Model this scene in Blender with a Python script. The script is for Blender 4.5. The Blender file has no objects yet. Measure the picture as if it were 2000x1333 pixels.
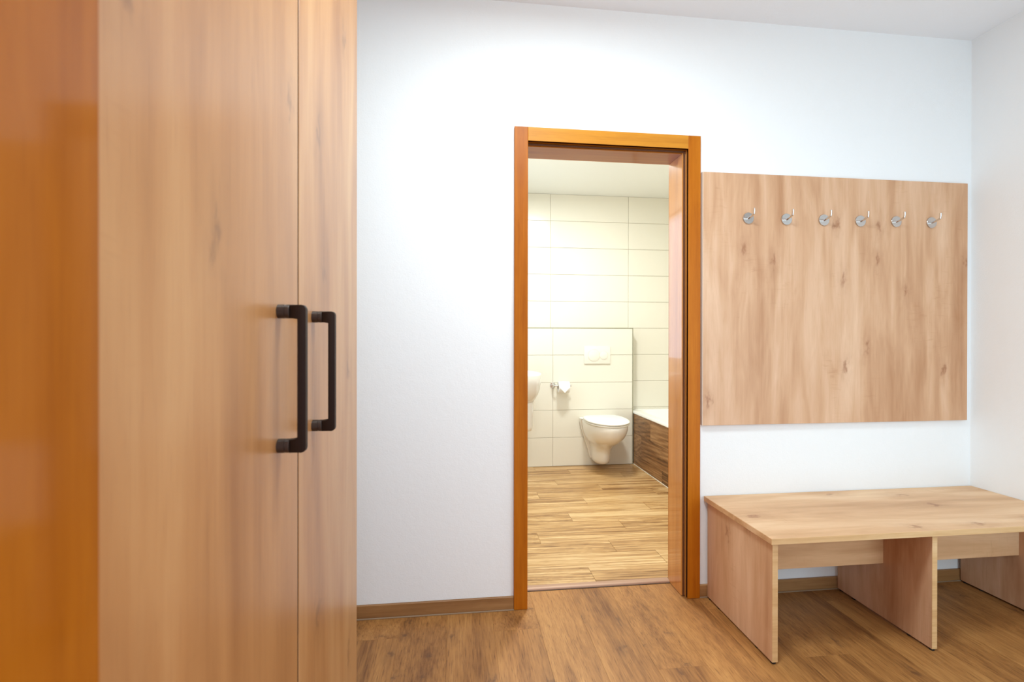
import bpy, bmesh, math, random
from mathutils import Vector, Matrix
random.seed(7)
SC = bpy.context.scene
COL = SC.collection

# ------------------------------------------------------------------ camera, world, lights, exposure
CAM_Y, CAM_H = -2.0353, 1.17
cd = bpy.data.cameras.new('camera')
cd.sensor_width = 36.0
cd.lens = 920.63 * 36 / 2000
cd.clip_start = 0.02
cd.dof.use_dof = True
cd.dof.focus_distance = 2.3
cd.dof.aperture_fstop = 4.5
cam = bpy.data.objects.new('camera', cd)
COL.objects.link(cam)
cam.rotation_mode = 'XYZ'
yaw, pitch, roll = 0.1155, -0.0022, -0.0013
cam.matrix_world = (Matrix.Translation((0, CAM_Y, CAM_H)) @ Matrix.Rotation(-yaw, 4, 'Z')
                    @ Matrix.Rotation(math.pi / 2 + pitch, 4, 'X') @ Matrix.Rotation(-roll, 4, 'Z'))
SC.camera = cam

w = bpy.data.worlds.new('world')
SC.world = w
w.use_nodes = True
w.node_tree.nodes['Background'].inputs[0].default_value = (0.86, 0.86, 1.0, 1)
w.node_tree.nodes['Background'].inputs[1].default_value = 1.75


def area(name, loc, size, power, color, rot=(0, 0, 0), shape='DISK'):
    l = bpy.data.lights.new(name, 'AREA')
    l.shape = shape
    l.size = size
    l.energy = power
    l.color = color
    o = bpy.data.objects.new(name, l)
    o.location = loc
    o.rotation_euler = rot
    COL.objects.link(o)
    return o


area('hall_ceiling_light', (0.35, -1.05, 2.60), 0.45, 37, (0.79, 0.945, 1.0))
wl = area('hall_front_fill', (1.90, -1.80, 1.10), 0.86, 15, (0.60, 0.88, 1.0), (math.radians(90), 0, 0), 'RECTANGLE')  # added fill brightening bench and board from the front, no known window
wl.data.size_y = 1.9
wl2 = area('bathroom_window_daylight', (0.215, 1.70, 1.615), 1.19, 3.4, (0.45, 0.75, 1.0), (0, math.radians(-90), 0), 'RECTANGLE')
wl2.data.size_y = 0.52
area('bathroom_ceiling_light', (0.85, 1.10, 2.51), 0.26, 40, (0.93, 0.99, 0.96))

vs = SC.view_settings
vs.view_transform = 'Standard'
vs.look = 'None'
vs.gamma = 1.0
vs.use_curve_mapping = False
vs.exposure = -0.11
SC.cycles.max_bounces = 10
SC.cycles.diffuse_bounces = 6


# ------------------------------------------------------------------ materials
def lin(c):
    def f(v):
        v /= 255.0
        return v / 12.92 if v <= 0.04045 else ((v + 0.055) / 1.055) ** 2.4
    return (f(c[0]), f(c[1]), f(c[2]), 1.0)


def base_mat(name, color=None, rough=0.5, metal=0.0, coat=0.0, coat_rough=0.1):
    m = bpy.data.materials.new(name)
    m.use_nodes = True
    b = m.node_tree.nodes['Principled BSDF']
    if color is not None:
        b.inputs['Base Color'].default_value = lin(color)
    b.inputs['Roughness'].default_value = rough
    b.inputs['Metallic'].default_value = metal
    b.inputs['Coat Weight'].default_value = coat
    b.inputs['Coat Roughness'].default_value = coat_rough
    return m


class NT:
    def __init__(s, m):
        s.t = m.node_tree
        s.b = s.t.nodes['Principled BSDF']

    def n(s, typ, **kw):
        nd = s.t.nodes.new(typ)
        for k, v in kw.items():
            setattr(nd, k, v)
        return nd

    def l(s, a, b):
        s.t.links.new(a, b)

    def math(s, op, a, b=None, clamp=False):
        nd = s.n('ShaderNodeMath', operation=op)
        nd.use_clamp = clamp
        for i, v in enumerate((a, b)):
            if v is None:
                continue
            if isinstance(v, (int, float)):
                nd.inputs[i].default_value = v
            else:
                s.l(v, nd.inputs[i])
        return nd.outputs[0]

    def scaled(s, vec, sc):
        nd = s.n('ShaderNodeVectorMath', operation='MULTIPLY')
        s.l(vec, nd.inputs[0])
        nd.inputs[1].default_value = sc
        return nd.outputs[0]

    def noise(s, vec, scale=1.0, detail=3.0, rough=0.5, dist=0.0):
        nd = s.n('ShaderNodeTexNoise')
        s.l(vec, nd.inputs['Vector'])
        nd.inputs['Scale'].default_value = scale
        nd.inputs['Detail'].default_value = detail
        nd.inputs['Roughness'].default_value = rough
        nd.inputs['Distortion'].default_value = dist
        return nd.outputs['Fac']

    def ramp(s, fac, stops):
        nd = s.n('ShaderNodeValToRGB')
        cr = nd.color_ramp
        while len(cr.elements) < len(stops):
            cr.elements.new(0.5)
        for e, (p, c) in zip(cr.elements, stops):
            e.position = p
            e.color = c if len(c) == 4 else lin(c)
        s.l(fac, nd.inputs[0])
        return nd.outputs[0]

    def mix(s, fac, a, b, blend='MIX'):
        nd = s.n('ShaderNodeMix', data_type='RGBA', blend_type=blend)
        for i, v in ((0, fac), (6, a), (7, b)):
            if isinstance(v, (int, float)):
                nd.inputs[i].default_value = v
            elif isinstance(v, tuple):
                nd.inputs[i].default_value = v
            else:
                s.l(v, nd.inputs[i])
        return nd.outputs[2]


def wood(name, dark, mid, light, axis='Z', band=7.0, along=0.6, fibre=110.0, fibre_w=0.30, wave_w=0.2,
         knots=0.0, knot_scale=3.2, rough=0.45, coat=0.0, coat_rough=0.15, contrast=1.0, vary=0.0, knot_col=(110, 66, 40),
         pores=0.12, spec=0.5, flen=0.022, cloud=0.3, marks=0.0):
    """grain runs along `axis`; solid texture so every face of a board agrees"""
    m = base_mat(name, mid, rough, 0, coat, coat_rough)
    t = NT(m)
    t.b.inputs['Specular IOR Level'].default_value = spec
    tc = t.n('ShaderNodeTexCoord').outputs['Object']
    oi = t.n('ShaderNodeObjectInfo')
    comb = t.n('ShaderNodeCombineXYZ')
    t.l(t.math('MULTIPLY', oi.outputs['Random'], 37.0), comb.inputs[0])
    t.l(t.math('MULTIPLY', oi.outputs['Random'], 91.0), comb.inputs[1])
    t.l(t.math('MULTIPLY', oi.outputs['Random'], 53.0), comb.inputs[2])
    add = t.n('ShaderNodeVectorMath', operation='ADD')
    t.l(tc, add.inputs[0])
    t.l(comb.outputs[0], add.inputs[1])
    v = add.outputs[0]
    i = 'XYZ'.index(axis)

    def sc(a, l):
        r = [a, a, a]
        r[i] = l
        return tuple(r)
    n1 = t.noise(t.scaled(v, sc(band, along)), 1, 4, 0.55, 0.5)
    n2 = t.noise(t.scaled(v, sc(fibre, fibre * flen)), 1, 3, 0.6)
    n3 = t.noise(t.scaled(v, sc(330, 14)), 1, 2, 0.6)
    wv = t.n('ShaderNodeTexWave', wave_type='BANDS', bands_direction='DIAGONAL', wave_profile='SIN')
    t.l(t.scaled(v, sc(band * 0.9, along * 0.8)), wv.inputs['Vector'])
    wv.inputs['Scale'].default_value = 1.2
    wv.inputs['Distortion'].default_value = 7
    wv.inputs['Detail'].default_value = 2.5
    wv.inputs['Detail Scale'].default_value = 1.1
    f = t.math('MULTIPLY', t.math('SUBTRACT', n1, 0.5), 1.25 * contrast)
    f = t.math('ADD', f, t.math('MULTIPLY', t.math('SUBTRACT', n2, 0.5), fibre_w * contrast * 1.5))
    f = t.math('ADD', f, t.math('MULTIPLY', t.math('SUBTRACT', wv.outputs['Fac'], 0.5), wave_w * contrast))
    n4 = t.noise(t.scaled(v, sc(band * 2.6, band * 0.42)), 1, 3, 0.55, 0.8)
    f = t.math('ADD', f, t.math('MULTIPLY', t.math('SUBTRACT', n4, 0.5), cloud * 1.6 * contrast))
    if vary:
        f = t.math('ADD', f, t.math('MULTIPLY', t.math('SUBTRACT', oi.outputs['Random'], 0.5), vary))
    f = t.math('ADD', f, 0.5, True)
    col = t.ramp(f, [(0.12, dark), (0.5, mid), (0.88, light)])
    p = t.math('MULTIPLY', t.math('SUBTRACT', n3, 0.56, True), 6.0 * pores, True)
    col = t.mix(p, col, lin(dark), 'MULTIPLY')
    if knots:
        wob = t.n('ShaderNodeTexNoise')
        t.l(t.scaled(v, sc(9, 5)), wob.inputs['Vector'])
        wob.inputs['Detail'].default_value = 4
        off = t.n('ShaderNodeVectorMath', operation='MULTIPLY_ADD')
        t.l(wob.outputs['Color'], off.inputs[0])
        off.inputs[1].default_value = (0.30, 0.30, 0.30)
        t.l(t.scaled(v, sc(knot_scale, knot_scale * 0.42)), off.inputs[2])
        sx = t.n('ShaderNodeSeparateXYZ')
        t.l(off.outputs[0], sx.inputs[0])
        o1, o2 = [k for k in range(3) if k != i]
        cx = t.n('ShaderNodeCombineXYZ')
        t.l(t.math('ADD', sx.outputs[o1], sx.outputs[o2]), cx.inputs[0])
        t.l(sx.outputs[i], cx.inputs[1])
        vo = t.n('ShaderNodeTexVoronoi', feature='F1', voronoi_dimensions='2D')
        t.l(cx.outputs[0], vo.inputs['Vector'])
        vo.inputs['Scale'].default_value = 1.0
        d = vo.outputs['Distance']
        sep = t.n('ShaderNodeSeparateColor')
        t.l(vo.outputs['Color'], sep.inputs[0])
        on = t.math('GREATER_THAN', sep.outputs[0], 0.45)
        halo = t.math('SUBTRACT', 1.0, t.math('DIVIDE', d, 0.34), True)
        core = t.math('SUBTRACT', 1.0, t.math('DIVIDE', d, 0.085), True)
        k = t.math('ADD', t.math('MULTIPLY', t.math('MULTIPLY', halo, halo), 0.42), t.math('MULTIPLY', core, 0.75), True)
        k = t.math('MULTIPLY', t.math('MULTIPLY', k, on), knots, True)
        col = t.mix(k, col, lin(knot_col))
    if marks:        # short ripples lying across the grain
        nm = t.noise(t.scaled(v, sc(16, 95)), 1, 2, 0.5, 0.6)
        nk = t.noise(t.scaled(v, sc(4.5, 2.2)), 1, 2, 0.5)
        mk = t.math('MULTIPLY', t.math('MULTIPLY', t.math('SUBTRACT', nm, 0.60, True), 5.0, True),
                    t.math('MULTIPLY', t.math('SUBTRACT', nk, 0.52, True), 6.0, True))
        col = t.mix(t.math('MULTIPLY', mk, marks), col, lin(dark))
    t.l(col, t.b.inputs['Base Color'])
    bp = t.n('ShaderNodeBump')
    bp.inputs['Strength'].default_value = 0.05
    bp.inputs['Distance'].default_value = 0.001
    t.l(n2, bp.inputs['Height'])
    t.l(bp.outputs[0], t.b.inputs['Normal'])
    return m


def plaster(name, color, amp=0.15, scale=160):
    m = base_mat(name, color, 0.9)
    t = NT(m)
    t.b.inputs['Specular IOR Level'].default_value = 0.2
    tc = t.n('ShaderNodeTexCoord').outputs['Object']
    a = t.noise(tc, scale, 4, 0.6)
    b = t.noise(tc, scale * 0.18, 3, 0.5)
    h = t.math('ADD', a, t.math('MULTIPLY', b, 1.4))
    bp = t.n('ShaderNodeBump')
    bp.inputs['Strength'].default_value = amp
    bp.inputs['Distance'].default_value = 0.004
    t.l(h, bp.inputs['Height'])
    t.l(bp.outputs[0], t.b.inputs['Normal'])
    return m


M = {}
M['wall'] = plaster('white_plaster', (240, 241, 242))
M['ceiling'] = plaster('ceiling_paint', (238, 237, 239), 0.08)
M['oak'] = wood('light_oak_laminate', (173, 122, 83), (207, 163, 127), (232, 196, 165), 'Z', 6.0, 0.75, 70, 0.13, 0.05,
                marks=0.45, cloud=0.36, knots=0.7, knot_scale=6.0, rough=0.45, contrast=0.95, knot_col=(146, 92, 58), spec=0.4)
M['oak_x'] = wood('light_oak_laminate_lengthwise', (180, 131, 87), (217, 175, 132), (242, 210, 172), 'X', 5.0, 0.9, 70, 0.13, 0.05,
                  marks=0.45, cloud=0.36, knots=0.7, knot_scale=5.5, rough=0.45, contrast=0.95, knot_col=(146, 92, 58), spec=0.4)
M['edge'] = wood('oak_edge_band', (190, 142, 92), (213, 171, 120), (226, 190, 144), 'X', 12, 1.5, 120, 0.4, 0.05, rough=0.45)
M['door'] = wood('honey_oak_laminate', (144, 92, 50), (178, 126, 77), (202, 156, 106), 'Z', 4.2, 0.55, 70, 0.14, 0.06,
                 marks=0.25, cloud=0.34, knots=0.55, knot_scale=4.9, rough=0.36, contrast=1.0, knot_col=(104, 64, 40), coat=0.3, coat_rough=0.22)
BE = ((152, 77, 10), (180, 101, 17), (199, 120, 27))
M['beech'] = wood('orange_beech_veneer', *BE, 'Z', 16, 0.6, 120, 0.35, 0.05, rough=0.42, contrast=0.7, spec=0.15)
M['beech_x'] = wood('orange_beech_veneer_lengthwise', (176, 108, 34), (206, 138, 46), (224, 160, 66), 'X', 16, 0.6, 120, 0.35, 0.05, rough=0.42, contrast=0.7, spec=0.15)
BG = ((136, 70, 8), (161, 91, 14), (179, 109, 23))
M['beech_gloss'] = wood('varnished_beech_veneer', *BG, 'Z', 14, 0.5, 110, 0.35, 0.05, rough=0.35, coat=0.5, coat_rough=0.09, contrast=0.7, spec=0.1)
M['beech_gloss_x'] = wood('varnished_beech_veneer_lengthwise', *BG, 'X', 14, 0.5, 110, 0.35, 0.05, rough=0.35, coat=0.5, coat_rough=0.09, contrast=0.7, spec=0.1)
M['beech_lining'] = wood('varnished_beech_lining', *((178, 108, 48), (208, 138, 66), (226, 160, 88)), 'Z', 14, 0.5, 110, 0.35, 0.05, rough=0.3, coat=1.0, coat_rough=0.06, contrast=0.6)
M['skirt'] = wood('brown_skirting', (126, 84, 46), (152, 108, 64), (174, 130, 82), 'X', 14, 0.6, 120, 0.3, 0.05, rough=0.5)
M['plank'] = wood('oak_vinyl_plank', (117, 72, 33), (163, 111, 58), (189, 136, 77), 'Y', 10, 0.7, 150, 0.50, 0.05, knots=0.75, knot_scale=6.5, flen=0.07,
                  rough=0.5, contrast=0.95, vary=0.16, knot_col=(96, 62, 38), pores=0.6)
M['ptile'] = wood('zebrano_tile', (130, 90, 50), (188, 146, 94), (222, 188, 138), 'X', 24, 0.9, 60, 0.30, 0.22, rough=0.36, contrast=1.15,
                  vary=0.22, pores=0.15)
M['btile'] = wood('dark_zebrano_tile', (92, 62, 38), (146, 106, 68), (182, 142, 98), 'Y', 15, 1.3, 60, 0.30, 0.22, rough=0.4, contrast=1.1,
                  vary=0.3, pores=0.15)
M['tile'] = base_mat('cream_glazed_tile', (232, 227, 213), 0.22)
M['grout'] = base_mat('grout', (205, 196, 180), 0.9)
M['fgrout'] = base_mat('floor_grout', (140, 108, 74), 0.9)
M['subfloor'] = base_mat('subfloor', (92, 62, 38), 0.9)
M['ceramic'] = base_mat('white_ceramic', (242, 240, 234), 0.12, coat=0.4, coat_rough=0.03)
M['plastic'] = base_mat('white_plastic', (240, 238, 230), 0.3)
M['ivory'] = base_mat('ivory_plastic', (236, 232, 220), 0.35)
M['paper'] = base_mat('white_paper', (244, 242, 238), 0.95)
M['card'] = base_mat('cardboard', (168, 134, 98), 0.9)
M['chrome'] = base_mat('chrome', (225, 224, 222), 0.12, 1.0)
M['steel'] = base_mat('brushed_steel', (196, 192, 190), 0.30, 1.0)
M['polished'] = base_mat('polished_steel', (205, 202, 200), 0.14, 1.0)
M['bronze'] = base_mat('dark_bronze', (40, 25, 15), 0.5, 0.0)
M['bronze'].node_tree.nodes['Principled BSDF'].inputs['Specular IOR Level'].default_value = 0.2
M['ferrule'] = base_mat('gunmetal', (62, 50, 43), 0.38, 0.2)
M['dark'] = base_mat('dark_gasket', (96, 54, 24), 0.6)
M['seam_shade'] = base_mat('seam_shade', (52, 28, 12), 0.7)  # shade of the door gap put into the colour of edges and partition
M['alu'] = base_mat('bronzed_aluminium', (176, 140, 116), 0.45, 0.2)
M['trim'] = base_mat('tile_edge_trim', (176, 172, 150), 0.35, 0.5)
M['sealant'] = base_mat('white_sealant', (226, 218, 198), 0.6)
M['caulk'] = base_mat('tan_caulk', (150, 124, 98), 0.7)
M['glide'] = base_mat('black_plastic', (26, 22, 20), 0.5)
M['inside'] = base_mat('carcass_board', (196, 176, 150), 0.7)


# ------------------------------------------------------------------ geometry helpers
def box(bm, x0, x1, y0, y1, z0, z1, bev=0.0, seg=1):
    g = bmesh.ops.create_cube(bm, size=1)
    for v in g['verts']:
        v.co = Vector((x0 + (v.co.x + .5) * (x1 - x0), y0 + (v.co.y + .5) * (y1 - y0), z0 + (v.co.z + .5) * (z1 - z0)))
    if bev:
        es = list({e for v in g['verts'] for e in v.link_edges})
        bmesh.ops.bevel(bm, geom=es, offset=bev, segments=seg, affect='EDGES', profile=0.5)
    return bm


def tube(bm, pts, rad, n=16, cap=True):
    """swept round bar through pts with parallel-transported rings"""
    pts = [Vector(p) for p in pts]
    rads = rad if isinstance(rad, (list, tuple)) else [rad] * len(pts)
    t0 = (pts[1] - pts[0]).normalized()
    up = Vector((0, 0, 1)) if abs(t0.z) < .9 else Vector((1, 0, 0))
    u = t0.cross(up).normalized()
    rings = []
    for i, p in enumerate(pts):
        a = pts[max(i - 1, 0)]
        b = pts[min(i + 1, len(pts) - 1)]
        t = (b - a).normalized()
        u = (u - t * u.dot(t)).normalized()
        v = t.cross(u)
        rings.append([bm.verts.new(p + (u * math.cos(2 * math.pi * k / n) + v * math.sin(2 * math.pi * k / n)) * rads[i]) for k in range(n)])
    for a, b in zip(rings, rings[1:]):
        for k in range(n):
            bm.faces.new((a[k], a[(k + 1) % n], b[(k + 1) % n], b[k]))
    if cap:
        bm.faces.new(rings[0][::-1])
        bm.faces.new(rings[-1])
    return bm


def lathe(bm, prof, centre, axis, n=32):
    """prof: list of (radius, distance along axis); closed at the ends where radius is 0"""
    ax = Vector(axis).normalized()
    u = ax.orthogonal().normalized()
    v = ax.cross(u)
    c = Vector(centre)
    rings = []
    for r, d in prof:
        if r < 1e-6:
            rings.append([bm.verts.new(c + ax * d)])
        else:
            rings.append([bm.verts.new(c + ax * d + (u * math.cos(2 * math.pi * k / n) + v * math.sin(2 * math.pi * k / n)) * r) for k in range(n)])
    for a, b in zip(rings, rings[1:]):
        for k in range(n):
            k2 = (k + 1) % n
            if len(a) == 1:
                bm.faces.new((a[0], b[k2], b[k]))
            elif len(b) == 1:
                bm.faces.new((a[k], a[k2], b[0]))
            else:
                bm.faces.new((a[k], a[k2], b[k2], b[k]))
    return bm


def oval(z, back, front, hw, n=40, pb=0.45, pf=1.0):
    """plan outline in local (x across, y outwards): blunt at the wall end, elliptical at the front"""
    mid = back + (front - back) * 0.42
    out = []
    for k in range(n):
        a = 2 * math.pi * k / n
        c, s = math.cos(a), math.sin(a)
        if s >= 0:
            out.append(Vector((hw * math.copysign(abs(c) ** pf, c), mid + (front - mid) * abs(s) ** pf, z)))
        else:
            out.append(Vector((hw * math.copysign(abs(c) ** pb, c), mid - (mid - back) * abs(s) ** pb, z)))
    return out


def loft(bm, rings, cap0=True, cap1=True):
    rv = [[bm.verts.new(p) for p in r] for r in rings]
    n = len(rv[0])
    for a, b in zip(rv, rv[1:]):
        for k in range(n):
            bm.faces.new((a[k], a[(k + 1) % n], b[(k + 1) % n], b[k]))
    if cap0:
        bm.faces.new(rv[0][::-1])
    if cap1:
        bm.faces.new(rv[-1])
    return bm


def place(bm, mat):
    bmesh.ops.transform(bm, matrix=mat, verts=bm.verts)
    return bm


def obj(name, bm, mat, parent=None, loc=(0, 0, 0), smooth=None, mats=None):
    """one mesh object; geometry is given in the parent's space"""
    bmesh.ops.recalc_face_normals(bm, faces=bm.faces)
    me = bpy.data.meshes.new(name)
    bm.to_mesh(me)
    bm.free()
    me.materials.append(mat)
    if smooth is not None:
        me.polygons.foreach_set('use_smooth', [True] * len(me.polygons))
        me.set_sharp_from_angle(angle=math.radians(smooth))
    o = bpy.data.objects.new(name, me)
    COL.objects.link(o)
    o.location = loc
    if parent:
        o.parent = parent
    return o


def inst(src, parent, loc, scale=None):
    o = src.copy()
    COL.objects.link(o)
    o.parent = parent
    o.location = loc
    if scale:
        o.scale = scale
    return o


def thing(name, label, cat, loc=(0, 0, 0), group=None):
    o = bpy.data.objects.new(name, None)
    o.empty_display_size = 0.1
    COL.objects.link(o)
    o.location = loc
    o['label'] = label
    o['category'] = cat
    if group:
        o['group'] = group
    return o


def struct(o, label=None):
    o['kind'] = 'structure'
    if label:
        o['label'] = label
    return o


def B(*a, **k):
    return box(bmesh.new(), *a, **k)


# ------------------------------------------------------------------ dimensions (metres; back wall of the hall is y = 0)
XW = 2.4986             # right wall
XL = -0.92              # left wall behind the wardrobe
ZC = 2.638              # hall ceiling
YF0, YF1 = -1.985, -1.695   # front wall with the near doorway
T = 0.145               # back wall thickness
OX0, OX1, OZ = 0.3065, 1.018, 2.02   # clear opening of the bathroom door frame

# ------------------------------------------------------------------ hall shell
bm = bmesh.new()
box(bm, XL - .1, 0.295, 0, T, 0, ZC)
box(bm, 1.04, XW + .1, 0, T, 0, ZC)
box(bm, 0.295, 1.04, 0, T, 2.04, ZC)
struct(obj('wall_back', bm, M['wall']), 'white textured plaster wall with the bathroom doorway in it')
struct(obj('wall_right', B(XW, XW + .1, YF1, 0, 0, ZC), M['wall']), 'white plaster wall at the end of the bench')
struct(obj('wall_left', B(XL - .1, XL, YF1, 0, 0, ZC), M['wall']), 'white plaster wall behind the wardrobe')
bm = bmesh.new()
NX0, NX1, NZ = -0.246, 0.62, 2.02   # near doorway
box(bm, XL - .1, NX0 - .022, YF0, YF1, 0, ZC)
box(bm, NX1 + .022, 1.40, YF0, YF1, 0, ZC)
box(bm, 2.40, XW + .1, YF0, YF1, 0, ZC)
box(bm, 1.40, 2.40, YF0, YF1, 0, .06)
box(bm, 1.40, 2.40, YF0, YF1, 2.15, ZC)
box(bm, NX0 - .022, NX1 + .022, YF0, YF1, NZ + .022, ZC)
struct(obj('wall_front', bm, M['wall']), 'white plaster wall around the near doorway')
struct(obj('ceiling', B(XL - .1, XW + .1, YF0, T, ZC, ZC + .1), M['ceiling']), 'plain light grey ceiling')

# hall floor: vinyl planks running towards the back wall
fl = struct(obj('floor', B(XL - .1, XW + .1, -2.6, 0.132, -.05, -.0075), M['subfloor']), 'warm oak plank floor')
PW, PL = 0.187, 1.29
pk = B(0.00012, PW - .00012, 0.00012, PL - .00012, -.0075, 0, bev=.0003)
pk0 = obj('plank', pk, M['plank'], fl)
first = True
ncol = int((XW + .02 - XL) / PW) + 2
for c in range(ncol):
    x = XL - .1 + 0.045 + c * PW
    ofs = (c * 0.37 + (0.11 if c % 2 else 0.0)) % 1.0 * PL
    y = 0.132
    top = y
    y0 = y - ofs
    spans = []
    if ofs > .02:
        spans.append((y0, y))
    while y0 > -2.6:
        a = max(y0 - PL, -2.6)
        spans.append((a, y0))
        y0 -= PL
    for a, b in spans:
        sx = min(PW, XW + .1 - x) / PW
        if sx <= .05 or b - a < .02:
            continue
        o = pk0 if first else inst(pk0, fl, (0, 0, 0))
        first = False
        o.location = (x, a, 0)
        o.scale = (sx, (b - a) / PL, 1)


# baseboards
def skirt(name, x0, x1, y0, y1, label, parent=None):
    bm = bmesh.new()
    box(bm, x0, x1, y0, y1, 0.004, 0.057, bev=.0015)
    o = struct(obj(name, bm, M['skirt']), label)
    return o


def caulk(o, x0, x1, y0, y1):
    c = obj('sealant_line', B(x0, x1, y0, y1, 0.0, 0.0045, bev=.001), M['caulk'], o)
    return c


s = skirt('baseboard_back', XL, 0.2445, -0.012, 0, 'low brown wood baseboard from wardrobe to door frame')
caulk(s, XL, 0.2445, -0.0165, -0.0005)
s = skirt('baseboard_right', 1.093, XW, -0.012, 0, 'low brown wood baseboard running behind the bench')
caulk(s, 1.093, XW, -0.015, -0.0005)
skirt('baseboard_end', XW - .012, XW, YF1, -0.013, 'low brown wood baseboard along the end wall')


# ------------------------------------------------------------------ bathroom door frame (no leaf in it)
d1 = bpy.data.objects.new('door_1', None)
COL.objects.link(d1)
struct(d1, 'orange beech door frame around the bathroom opening')
cx0, cx1, cz = 0.2445, 1.093, 2.0938
ix0, ix1, iz = 0.3035, 1.034, 2.034
for a, b in ((cx0, ix0), (ix1, cx1)):
    obj('casing', B(a, b, -0.0155, 0, 0.001, cz, bev=.0018, seg=2), M['beech'], d1)
obj('casing_head', B(ix0, ix1, -0.0152, 0, iz, cz - .0002, bev=.0014, seg=2), M['beech_x'], d1)
for a, b, r0, r1 in ((ix0 - .008, OX0, ix0 - .008, ix0 - .0005), (OX1, ix1 + .008, ix1, ix1 + .008)):
    bm = bmesh.new()
    box(bm, a, b, 0.014, T + .002, 0.001, OZ + .014, bev=.001)
    box(bm, r0, r1, -0.013, 0.0142, 0.001, OZ + .014)
    obj('jamb', bm, M['beech_lining'], d1)
bm = bmesh.new()
box(bm, OX0, OX1, 0.014, T + .002, OZ, OZ + .016, bev=.001)
box(bm, ix0, ix1, -0.013, 0.0142, iz, iz + .008)
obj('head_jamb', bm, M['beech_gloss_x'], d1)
bm = bmesh.new()
box(bm, OX1 + .005, OX1 + .013, 0.009, 0.0145, 0.002, OZ + .006, bev=.0015)
box(bm, OX0, OX1 + .013, 0.009, 0.0145, OZ + .004, OZ + .012, bev=.0015)
obj('seal', bm, M['dark'], d1)['label'] = 'dark brown rubber seal in the rebate'
# bathroom-side casing
for a, b in ((cx0, OX0 - .004), (OX1 + .004, cx1)):
    obj('casing', B(a, b, T, T + .014, 0.014, cz, bev=.0015), M['beech'], d1)
obj('casing_head', B(OX0 - .004, OX1 + .004, T, T + .014, OZ + .004, cz), M['beech_x'], d1)
# threshold profile
bm = bmesh.new()
pr = [(0.130, 0.0), (0.131, 0.006), (0.134, 0.0095), (0.142, 0.0115), (0.160, 0.0120), (0.160, 0.0)]
r0 = [bm.verts.new((OX0 + .0005, y, z)) for y, z in pr]
r1 = [bm.verts.new((OX1 - .0005, y, z)) for y, z in pr]
for k in range(len(pr)):
    k2 = (k + 1) % len(pr)
    bm.faces.new((r0[k], r0[k2], r1[k2], r1[k]))
bm.faces.new(r0[::-1])
bm.faces.new(r1)
th = struct(obj('trim_1', bm, M['alu']), 'slim pinkish metal threshold strip across the bathroom doorway')
obj('joint', B(OX0 + .0005, OX1 - .0005, 0.1265, 0.1305, 0.0, 0.0012), M['glide'], th)

# ------------------------------------------------------------------ near doorway: glossy beech lining beside the camera
d2 = bpy.data.objects.new('door_2', None)
COL.objects.link(d2)
struct(d2, 'glossy orange beech doorway lining close to the camera')
for s_, xa in ((-1, NX0), (1, NX1)):
    a, b = sorted((xa, xa + s_ * .022))
    obj('jamb', B(a, b, YF0 - .003, YF1 + .018, 0.001, NZ + .022, bev=.0022, seg=2), M['beech_gloss'], d2)
    a, b = sorted((xa + s_ * .0225, xa + s_ * .085))
    obj('casing', B(a, b, YF1, YF1 + .015, 0.001, NZ + .082, bev=.0015), M['beech'], d2)
obj('head_jamb', B(NX0, NX1, YF0 - .003, YF1 + .016, NZ, NZ + .022, bev=.001), M['beech_gloss_x'], d2)
obj('casing_head', B(NX0 - .022, NX1 + .022, YF1, YF1 + .0149, NZ + .0225, NZ + .082), M['beech_x'], d2)

# added window, out of view, made up to hold the frontal fill light
w1 = bpy.data.objects.new('fill_window_1', None)
COL.objects.link(w1)
struct(w1, 'added unseen white framed window around the frontal fill light')
WM = base_mat('white_window_paint', (240, 240, 238), 0.35)
for a, b, c, d in ((1.40, 1.47, .06, 2.15), (2.33, 2.40, .06, 2.15), (1.47, 2.33, .06, .13), (1.47, 2.33, 2.08, 2.15)):
    obj('window_frame', B(a, b, -1.90, -1.83, c, d, bev=.003), WM, w1)
gm = base_mat('window_glass', (250, 250, 250), 0.0)
gm.node_tree.nodes['Principled BSDF'].inputs['Transmission Weight'].default_value = 1.0
obj('pane', B(1.47, 2.33, -1.872, -1.866, .13, 2.08), gm, w1)
w2 = bpy.data.objects.new('window_2', None)
COL.objects.link(w2)
struct(w2, 'white framed window in the bathroom side wall above the basin')
for a, b, c, d in ((1.40, 1.44, .98, 2.25), (1.96, 2.0, .98, 2.25), (1.44, 1.96, .98, 1.02), (1.44, 1.96, 2.21, 2.25)):
    obj('window_frame', B(.15, .20, a, b, c, d, bev=.002), WM, w2)
obj('pane', B(.165, .170, 1.44, 1.96, 1.02, 2.21), gm, w2)

# ------------------------------------------------------------------ bathroom shell
YB, YR = 2.212, 2.332       # pre-wall front, recessed wall
ZB, ZF = 2.5465, 0.011      # ceiling, floor
XBL, XBR = 0.24, 2.345
P = 0.2525
RZ = [1.284 + k * P for k in range(-5, 6)]      # tile joints


def tile_mesh(wd, ht):
    bm = B(0.0015, wd - .0015, -0.008, 0.0, 0.0015, ht - .0015, bev=.0012)
    return bm


wb = struct(obj('wall_bathroom_back', B(XBL - .1, XBR + .1, YR + .0065, YR + .1, 0, ZB), M['grout']), 'cream tiled bathroom wall behind the cistern wall')
protos = {}


def tile(parent, x0, x1, z0, z1, y):
    key = (round(x1 - x0, 4), round(z1 - z0, 4))
    if key not in protos:
        protos[key] = obj('tile', tile_mesh(*key), M['tile'], parent)
        o = protos[key]
    else:
        o = inst(protos[key], parent, (0, 0, 0))
    o.location = (x0, y + .008, z0)
    return o


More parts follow.
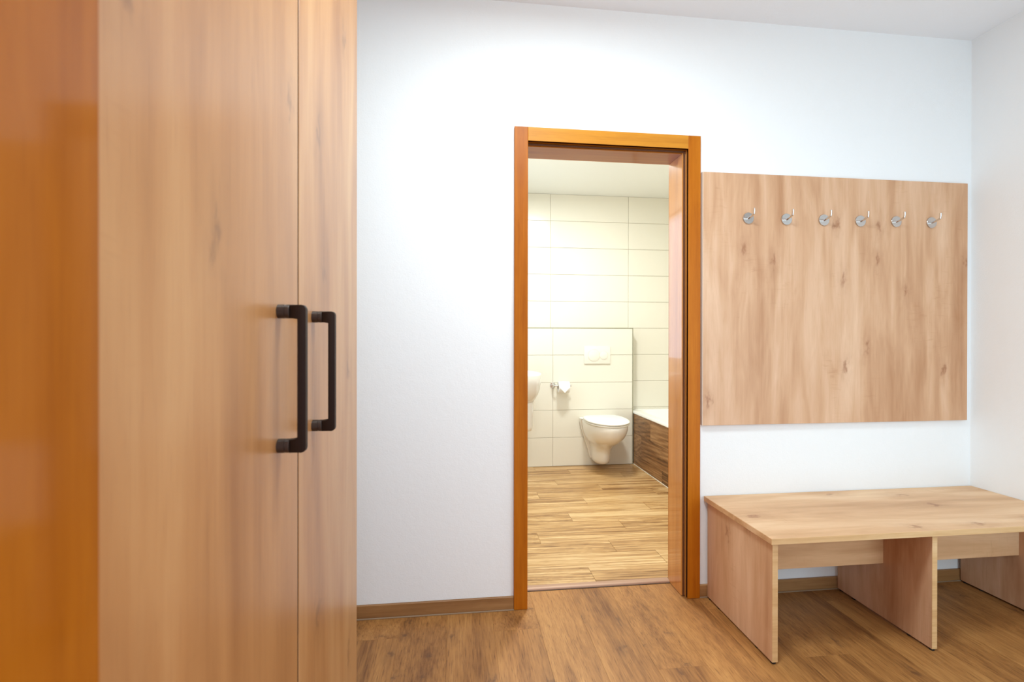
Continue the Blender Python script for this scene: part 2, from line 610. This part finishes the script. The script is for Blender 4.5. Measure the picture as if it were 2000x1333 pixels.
for k in range(5, 10):
    z0, z1 = RZ[k], RZ[k + 1]
    for x0, x1 in ((XBL, 0.870), (0.870, 1.630), (1.630, XBR)):
        tile(wb, x0, x1, z0, z1, YR)
for k in range(0, 5):
    z0, z1 = max(RZ[k], ZF), RZ[k + 1]
    if z1 > 0.45:
        tile(wb, 1.636, XBR, z0, z1, YR)
# pre-wall carrying the toilet
pw = struct(obj('wall_bathroom_ledge', B(XBL, 1.626, YB + .0065, YR + .006, ZF, 1.2765), M['grout']), 'half height cream tiled cistern wall behind the toilet')
for k in range(0, 5):
    z0, z1 = RZ[k], RZ[k + 1] - (0.0075 if k == 4 else 0)
    if k == 0:
        z0 = ZF
    for x0, x1 in ((XBL, 0.870), (0.870, 1.627)):
        tile(pw, x0, x1, z0, z1, YB)
bm = bmesh.new()
box(bm, XBL, 1.635, YB - .001, YR, 1.2765, 1.2855, bev=.001)
box(bm, 1.627, 1.635, YB - .001, YR, ZF, 1.2765, bev=.001)
obj('edge_trim', bm, M['trim'], pw)['label'] = 'thin grey metal tile edge profile'
bm = bmesh.new()
box(bm, XBL - .1, XBL, T, 1.40, 0, ZB)
box(bm, XBL - .1, XBL, 2.0, YR + .006, 0, ZB)
box(bm, XBL - .1, XBL, 1.40, 2.0, 0, .98)
box(bm, XBL - .1, XBL, 1.40, 2.0, 2.25, ZB)
struct(obj('wall_bathroom_left', bm, M['tile']), 'cream bathroom side wall carrying the washbasin')
struct(obj('wall_bathroom_right', B(XBR, XBR + .1, T, YR + .006, 0, ZB), M['tile']), 'cream bathroom side wall along the bathtub')
struct(obj('ceiling_bathroom', B(XBL - .1, XBR + .1, T, YR + .1, ZB, ZB + .08), base_mat('bathroom_ceiling_paint', (238, 237, 230), 0.9)), 'white bathroom ceiling')
bf = struct(obj('floor_bathroom', B(XBL, XBR, T + .0005, YR + .006, -.04, ZF - .0022), M['fgrout']), 'wood look plank tiles on the bathroom floor')
TW, TL = 0.149, 0.90
t0 = obj('plank_tile', B(0.001, TL - .001, 0.001, TW - .001, -.01, 0, bev=.001), M['ptile'], bf)
first = True
offs = [0.53, 0.06, 0.30, 0.74, 0.12, 0.45, 0.80, 0.25, 0.60, 0.02, 0.38, 0.70, 0.18, 0.50, 0.86]
y, r = 0.1615, 0
while y < YB - .01:
    y1 = min(y + TW, YB - .001)
    x = XBL - offs[r % 15] * TL
    while x < 1.66:
        a, b = max(x, XBL), min(x + TL, 1.664)
        if b - a > .03:
            o = t0 if first else inst(t0, bf, (0, 0, 0))
            first = False
            o.location = (a, y, ZF + random.uniform(-.0003, .0003))
            o.scale = ((b - a) / TL, (y1 - y) / TW, 1)
        x += TL
    y += TW
    r += 1

# ------------------------------------------------------------------ wardrobe
WX = -0.297     # door faces
wy0, wy1, ws = -1.632, -0.588, -1.108
wd = thing('wardrobe', 'tall honey oak two door wardrobe with dark bar handles', 'wardrobe', ((WX - .29), (wy0 + wy1) / 2, 0))
L = wd.location


def WB(x0, x1, y0, y1, z0, z1, bev=.001):
    return B(x0 - L.x, x1 - L.x, y0 - L.y, y1 - L.y, z0, z1, bev=bev)


WH = 2.36
xb = WX - .60
obj('side_panel', WB(xb, WX - .021, wy0 + .001, wy0 + .02, 0.0, WH), M['door'], wd)
obj('side_panel', WB(xb, WX - .021, wy1 - .02, wy1 - .001, 0.0, WH), M['door'], wd)
obj('top_panel', WB(xb, WX - .021, wy0 + .0205, wy1 - .0205, WH - .02, WH), M['door'], wd)
obj('bottom_panel', WB(xb, WX - .021, wy0 + .0205, wy1 - .0205, 0.06, 0.08), M['inside'], wd)
obj('back_panel', WB(xb + .001, xb + .006, wy0 + .0205, wy1 - .0205, 0.081, WH - .021, bev=0), M['inside'], wd)
obj('plinth', WB(WX - .06, WX - .042, wy0 + .0205, wy1 - .0205, 0, 0.059), M['door'], wd)
obj('shelf', WB(xb + .01, WX - .03, wy0 + .021, wy1 - .021, 1.85, 1.87), M['inside'], wd)
obj('partition', WB(xb + .01, WX - .022, ws - .009, ws + .009, 0.081, 1.849), M['seam_shade'], wd)


def handle_parts(door, y0):
    """bar handle with two ferruled feet; y0 = its near face"""
    z0, z1 = 0.981, 1.2285
    y1 = y0 + .0125
    out, th = .0450, .0115
    h = .0225
    bm = bmesh.new()
    # C-shaped bar outlined in x-z, extruded along y, rounded outer corners
    def arc(cx, cz, r, a0, a1, n=6):
        return [(cx + r * math.cos(math.radians(a0 + (a1 - a0) * k / n)), cz + r * math.sin(math.radians(a0 + (a1 - a0) * k / n))) for k in range(n + 1)]
    xo = WX + out
    xi = xo - th
    xs = WX + .0185
    rr = .007
    pts = [(xs, z0)] + arc(xo - rr, z0 + rr, rr, -90, 0) + arc(xo - rr, z1 - rr, rr, 0, 90) + [(xs, z1), (xs, z1 - h)] \
        + arc(xi - .002, z1 - h - .002, .002, 90, 0, 3) + arc(xi - .002, z0 + h + .002, .002, 0, -90, 3) + [(xs, z0 + h)]
    a = [bm.verts.new((x - L.x, y0 - L.y, z)) for x, z in pts]
    b = [bm.verts.new((x - L.x, y1 - L.y, z)) for x, z in pts]
    n = len(pts)
    for k in range(n):
        bm.faces.new((a[k], a[(k + 1) % n], b[(k + 1) % n], b[k]))
    fa = bm.faces.new(a[::-1])
    fb = bm.faces.new(b)
    es = list(fa.edges) + list(fb.edges)
    bmesh.ops.bevel(bm, geom=es, offset=.0016, segments=2, affect='EDGES', profile=.5)
    hd = obj('handle', bm, M['bronze'], door, smooth=40)
    hd['label'] = 'dark bronze angular bar handle'
    for zc in (z0 + h / 2, z1 - h / 2):
        bm = bmesh.new()
        yc = (y0 + y1) / 2
        lathe(bm, [(0, 0.0), (.0118, 0.0), (.0118, .011), (.0109, .0115), (.0109, .0128), (.0118, .0133), (.0118, .0185), (.0112, .0192), (0, .0192)],
              (WX - L.x, yc - L.y, zc), (1, 0, 0), 24)
        obj('handle_foot', bm, M['ferrule'], door, smooth=35)
    return hd


for a, b, hy in ((wy0, ws - .0034, -1.2135), (ws + .0034, wy1, -1.0245)):
    dr = obj('door', WB(WX - .0195, WX, a, b, 0.062, WH - .002, bev=.0012), M['door'], wd)
    hd = handle_parts(dr, hy)
    for ya in (a, b):
        obj('edge_band', WB(WX - .0194, WX - .0012, ya - .0003, ya + .0003, 0.0635, WH - .0035, bev=0), M['seam_shade'], dr)['label'] = 'door edge coloured dark brown as gap shade'

# ------------------------------------------------------------------ coat board and hooks
px0, px1, pz0, pz1 = 1.1017, 2.4568, 0.784, 1.9315
pn = obj('coat_board', B(0, px1 - px0, -.0165, 0, 0, pz1 - pz0, bev=.001), M['oak'], None, (px0, -.003, pz0))
pn['label'] = 'large light oak board on the white wall holding six hooks'
pn['category'] = 'wall panel'
bm = bmesh.new()
box(bm, -.0022, 0.0002, -.0164, -0.001, 0.0005, pz1 - pz0 - .0005)
obj('edge_band', bm, base_mat('pale_edge_band', (222, 205, 190), 0.5), pn)['label'] = 'pale edge strip'

ORD = ['first hook from the door frame, steel, on the oak coat board', 'second hook from the door frame, steel, on the oak coat board',
       'third hook from the door frame, steel, on the oak coat board', 'fourth steel hook from the door frame on the oak coat board',
       'fifth steel hook from the door frame, second from the end wall', 'sixth steel hook from the door frame, the one closest to the end wall']


def make_hook():
    h = thing('coat_hook', ORD[0], 'hook', (0, 0, 0), 'steel hooks on the coat board')
    bm = bmesh.new()
    lathe(bm, [(0, 0), (.0262, 0), (.0262, .0045), (.0254, .0056), (0, .0058)], (0, 0, 0), (0, -1, 0), 40)
    obj('rosette', bm, M['polished'], h, smooth=35)
    bm = bmesh.new()
    pts = [(0, -.004, -.002), (0, -.016, 0.001), (0, -.030, 0.0045), (0, -.038, .0075)]
    for k in range(1, 7):
        a = math.radians(15 + k * 12.5)
        pts.append((0, -.0385 - .006 * math.sin(a) , .0075 + .008 * (1 - math.cos(a)) ))
    pts += [(0, -.0455, .022), (0, -.0457, .034)]
    tube(bm, pts, [.0045] * len(pts), 14)
    lathe(bm, [(.0045, 0), (.0041, .001), (0, .0014)], pts[-1], (0, 0, 1), 14)
    obj('peg', bm, M['chrome'], h, smooth=50)
    return h


hk = make_hook()
for i, (x, z) in enumerate(((1.318, 1.727), (1.506, 1.728), (1.694, 1.730), (1.881, 1.731), (2.068, 1.734), (2.256, 1.735))):
    if i == 0:
        o = hk
    else:
        o = hk.copy()
        COL.objects.link(o)
        for ch in hk.children:
            c = ch.copy()
            COL.objects.link(c)
            c.parent = o
        o['label'] = ORD[i]
    o.location = (x, -.0195, z)

# ------------------------------------------------------------------ bench
bx0, bdep, bz = 1.1162, 0.4712, 0.4598
bn = thing('bench', 'long light oak bench with three panel legs under the hook board', 'bench', ((bx0 + XW) / 2, -bdep / 2, 0))
L2 = bn.location


def BB(x0, x1, y0, y1, z0, z1, bev=.0008):
    return B(x0 - L2.x, x1 - L2.x, y0 - L2.y, y1 - L2.y, z0, z1, bev=bev)


obj('seat', BB(bx0, XW - .002, -bdep, -.004, bz - .0225, bz, bev=.0012), M['oak_x'], bn)
bm = bmesh.new()
box(bm, bx0 - .0004 - L2.x, XW - .002 - L2.x, -bdep - .0006 - L2.y, -bdep + .001 - L2.y, bz - .0215, bz - .001)
obj('edge_band', bm, M['edge'], bn)['label'] = 'yellowish edge strip along the seat front'
for x in (1.1275, 1.7735, 2.4265):
    lg = obj('leg', BB(x, x + .0215, -bdep + .012, -.016, 0.008, bz - .0227), M['oak'], bn)
    obj('edge_band', BB(x + .0002, x + .0213, -bdep + .0113, -bdep + .013, 0.0085, bz - .0229, bev=0), M['edge'], lg)
    for yy in (-bdep + .022, -bdep + .11, -.10, -.03):
        bm = bmesh.new()
        lathe(bm, [(0, 0), (.0085, 0), (.009, .002), (.009, .0079), (0, .0079)], (x + .0108 - L2.x, yy - L2.y, 0), (0, 0, 1), 16)
        obj('glide', bm, M['glide'], lg)
for a, b in ((1.1492, 1.7733), (1.7952, 2.4263)):
    obj('apron', BB(a, b, -.256, -.236, 0.236, bz - .0227), M['oak_x'], bn)

# ------------------------------------------------------------------ toilet (wall hung)
TX = 1.288
tl = thing('toilet', 'white wall hung toilet with closed lid on the tiled half wall', 'toilet', (TX, YB - .0005, ZF))
flip = Matrix.Rotation(math.pi, 4, 'Z')     # local outward +y becomes world -y
bm = bmesh.new()
secs = [(.052, .0, .170, .046), (.058, .0, .205, .060), (.072, .0, .232, .069), (.10, .0, .250, .074), (.15, .0, .262, .077), (.20, .0, .280, .083),
        (.232, .0, .315, .096), (.255, .005, .365, .116), (.285, .01, .425, .140), (.32, .015, .475, .158), (.36, .02, .510, .170),
        (.395, .02, .528, .176), (.425, .02, .535, .178), (.436, .02, .533, .177), (.441, .022, .526, .172)]
loft(bm, [oval(z, b, f, h, 48, .55) for z, b, f, h in secs])
fl_ = [(.075, .0, .03, .072), (.10, .0, .036, .082), (.17, .0, .040, .100), (.26, .0, .045, .130), (.34, .0, .052, .155), (.41, .0, .07, .173), (.438, .0, .10, .177), (.447, .0, .11, .176), (.450, .003, .105, .170)]
loft(bm, [oval(z, b, f, h, 48, .3, .45) for z, b, f, h in fl_])
place(bm, flip)
obj('bowl', bm, M['ceramic'], tl, smooth=50)
bm = bmesh.new()
loft(bm, [oval(z, .085, f, h, 48, .5) for z, f, h in ((.4415, .532, .176), (.444, .539, .181), (.452, .540, .182), (.455, .536, .179))])
place(bm, flip)
obj('seat', bm, M['plastic'], tl, smooth=40)
bm = bmesh.new()
loft(bm, [oval(z, .082, f, h, 48, .5) for z, f, h in ((.4575, .536, .178), (.460, .543, .184), (.468, .544, .185), (.474, .538, .180), (.4775, .520, .166), (.479, .47, .13))])
place(bm, flip)
obj('lid', bm, M['plastic'], tl, smooth=50)
for sx in (-.075, .075):
    bm = bmesh.new()
    lathe(bm, [(0, -.022), (.010, -.022), (.010, .022), (0, .022)], (sx, .078, .459), (1, 0, 0), 16)
    place(bm, flip)
    obj('hinge', bm, M['chrome'], tl, smooth=40)

# flush plate
fp = thing('flush_plate', 'white dual flush plate with two round buttons above the toilet', 'flush plate', (1.286, YB, 1.031))
obj('plate', B(-.125, .125, -.012, 0, -.081, .081, bev=.003, seg=2), M['ivory'], fp, smooth=40)
for x, r in ((-.033, .055), (.060, .038)):
    bm = bmesh.new()
    lathe(bm, [(r + .0035, .0115), (r + .003, .0145), (r + .0008, .0145), (r, .0124), (r - .001, .0150), (r - .004, .0162), (0, .0166)], (x, 0, -.002), (0, -1, 0), 48)
    obj('button', bm, M['ivory'], fp, smooth=35)

# paper holder and roll
ph = thing('toilet_paper_holder', 'chrome toilet paper holder with round rosette on the tiled half wall', 'paper holder', (0.868, YB, 0.757))
bm = bmesh.new()
lathe(bm, [(0, 0), (.026, 0), (.026, .006), (.024, .009), (.012, .010), (.011, .045), (0, .045)], (0, 0, 0), (0, -1, 0), 32)
obj('rosette', bm, M['chrome'], ph, smooth=35)
bm = bmesh.new()
pts = [(0, -.03, 0), (0, -.055, 0), (.003, -.066, 0), (.010, -.073, 0), (.02, -.075, 0), (.15, -.075, 0)]
tube(bm, pts, .0065, 16)
lathe(bm, [(0, 0), (.0095, 0), (.0095, .006), (0, .007)], (.15, -.075, 0), (1, 0, 0), 16)
obj('arm', bm, M['chrome'], ph, smooth=50)
rl = thing('toilet_roll', 'white toilet paper roll with folded end hanging from the chrome holder', 'toilet paper', (0.868 + .085, YB - .075, 0.757 - .013))
bm = bmesh.new()
lathe(bm, [(.0205, -.05), (.048, -.05), (.0495, -.0485), (.0495, .0485), (.048, .05), (.0205, .05)], (0, 0, 0), (1, 0, 0), 40)
obj('paper', bm, M['paper'], rl, smooth=40)
bm = bmesh.new()
lathe(bm, [(.0195, -.0495), (.0205, -.0495), (.0205, .0495), (.0195, .0495), (.0195, -.0495)], (0, 0, 0), (1, 0, 0), 32)
obj('core', bm, M['card'], rl, smooth=40)
bm = bmesh.new()     # loose sheet folded to a point, lying on the front of the roll
path = [(-.004, .0505), (-.026, .0445), (-.043, .028), (-.0515, .004), (-.0525, -.012), (-.0532, -.028), (-.054, -.044)]
wid = [.049, .049, .049, .047, .034, .018, .003]
f0, f1 = [], []
for (yy, zz), wv_ in zip(path, wid):
    f0.append([bm.verts.new((-wv_, yy, zz)), bm.verts.new((wv_, yy, zz))])
    f1.append([bm.verts.new((-wv_, yy - .0012, zz + .0004)), bm.verts.new((wv_, yy - .0012, zz + .0004))])
for k in range(len(path) - 1):
    bm.faces.new((f0[k][0], f0[k][1], f0[k + 1][1], f0[k + 1][0]))
    bm.faces.new((f1[k][0], f1[k + 1][0], f1[k + 1][1], f1[k][1]))
    for e in (0, 1):
        bm.faces.new((f0[k][e], f0[k + 1][e], f1[k + 1][e], f1[k][e]))
bm.faces.new((f0[0][0], f1[0][0], f1[0][1], f0[0][1]))
bm.faces.new((f0[-1][0], f0[-1][1], f1[-1][1], f1[-1][0]))
obj('loose_sheet', bm, M['paper'], rl, smooth=30)

# ------------------------------------------------------------------ washbasin on the side wall
ws_ = thing('washbasin', 'white wall mounted washbasin partly hidden behind the door frame', 'washbasin', (XBL + .0005, 1.75, ZF))
rot = Matrix.Rotation(-math.pi / 2, 4, 'Z')   # local outward +y becomes world +x
bm = bmesh.new()
sec = [(.655, .0, .365, .115), (.69, .0, .385, .160), (.73, .0, .404, .200), (.775, .0, .416, .228), (.83, .0, .423, .245), (.88, .0, .425, .250), (.893, .0, .424, .249), (.897, .0, .420, .245)]
rings = [oval(z, b, f, h, 48, .25, .62) for z, b, f, h in sec]
for sc_, z in ((.90, .896), (.87, .888), (.80, .84), (.62, .79), (.3, .765)):
    rings.append([Vector((p.x * sc_, .225 + (p.y - .225) * sc_ * (.92), z)) for p in oval(z, .0, .424, .249, 48, .25, .62)])
loft(bm, rings)
place(bm, rot)
obj('basin', bm, M['ceramic'], ws_, smooth=50)
bm = bmesh.new()
loft(bm, [oval(z, .0, f, h, 40, .25, .6) for z, f, h in ((.425, .340, .085), (.432, .358, .098), (.46, .366, .108), (.60, .372, .113), (.67, .374, .115))])
place(bm, rot)
obj('siphon_cover', bm, M['ceramic'], ws_, smooth=50)

# ------------------------------------------------------------------ bathtub with tiled front
bt = thing('bathtub', 'white built in bathtub with dark wood look tiled front', 'bathtub', (1.99, 1.48, ZF))
L3 = bt.location
tx0, tx1, ty0, ty1 = 1.6335, XBR - .001, 0.64, YR - .001
bm = bmesh.new()


def rrect(x0, x1, y0, y1, z, r, n=8):
    out = []
    for cx, cy, a0 in ((x1 - r, y1 - r, 0), (x0 + r, y1 - r, 90), (x0 + r, y0 + r, 180), (x1 - r, y0 + r, 270)):
        for k in range(n + 1):
            a = math.radians(a0 + 90 * k / n)
            out.append(Vector((cx + r * math.cos(a) - L3.x, cy + r * math.sin(a) - L3.y, z - L3.z)))
    return out


rg = [rrect(tx0, tx1, ty0, ty1, .487, .008), rrect(tx0, tx1, ty0, ty1, .506, .008), rrect(tx0 + .004, tx1 - .004, ty0 + .004, ty1 - .004, .511, .008),
      rrect(tx0 + .060, tx1 - .05, ty0 + .06, ty1 - .07, .511, .10), rrect(tx0 + .068, tx1 - .058, ty0 + .068, ty1 - .078, .503, .10),
      rrect(tx0 + .10, tx1 - .09, ty0 + .10, ty1 - .16, .30, .12), rrect(tx0 + .13, tx1 - .12, ty0 + .14, ty1 - .26, .13, .12), rrect(tx0 + .19, tx1 - .18, ty0 + .22, ty1 - .36, .10, .10)]
loft(bm, rg, cap0=False)
obj('shell', bm, M['ceramic'], bt, smooth=40)
PX = 1.6395     # face of the tiled front
obj('tile_backing', B(PX + .0065 - L3.x, PX + .03 - L3.x, ty0 + .002 - L3.y, YB - .003 - L3.y, 0.001, .4865 - L3.z), M['fgrout'], bt)
first = None
for z0, z1, joints in ((0.016, .112, (0.70, 1.60)), (.112, .306, (1.13, 2.03)), (.306, .486, (0.93, 1.83))):
    ys = [ty0 + .002] + list(joints) + [YB - .002]
    for a, b in zip(ys, ys[1:]):
        if b - a < .02:
            continue
        bmx = B(-.004, .004, 0.001, .899, .001, .193, bev=.001)
        if first is None:
            o = first = obj('tile', bmx, M['btile'], bt)
        else:
            bmx.free()
            o = inst(first, bt, (0, 0, 0))
        o.location = (PX + .004 - L3.x, a - L3.y, z0 - L3.z)
        o.scale = (1, (b - a) / .9, (z1 - z0) / .194)
bm = bmesh.new()
box(bm, PX - .005 - L3.x, PX + .004 - L3.x, ty0 + .002 - L3.y, YB - .002 - L3.y, 0, .006, bev=.002)
obj('sealant_line', bm, M['sealant'], bt)['label'] = 'cream sealant line at the floor'
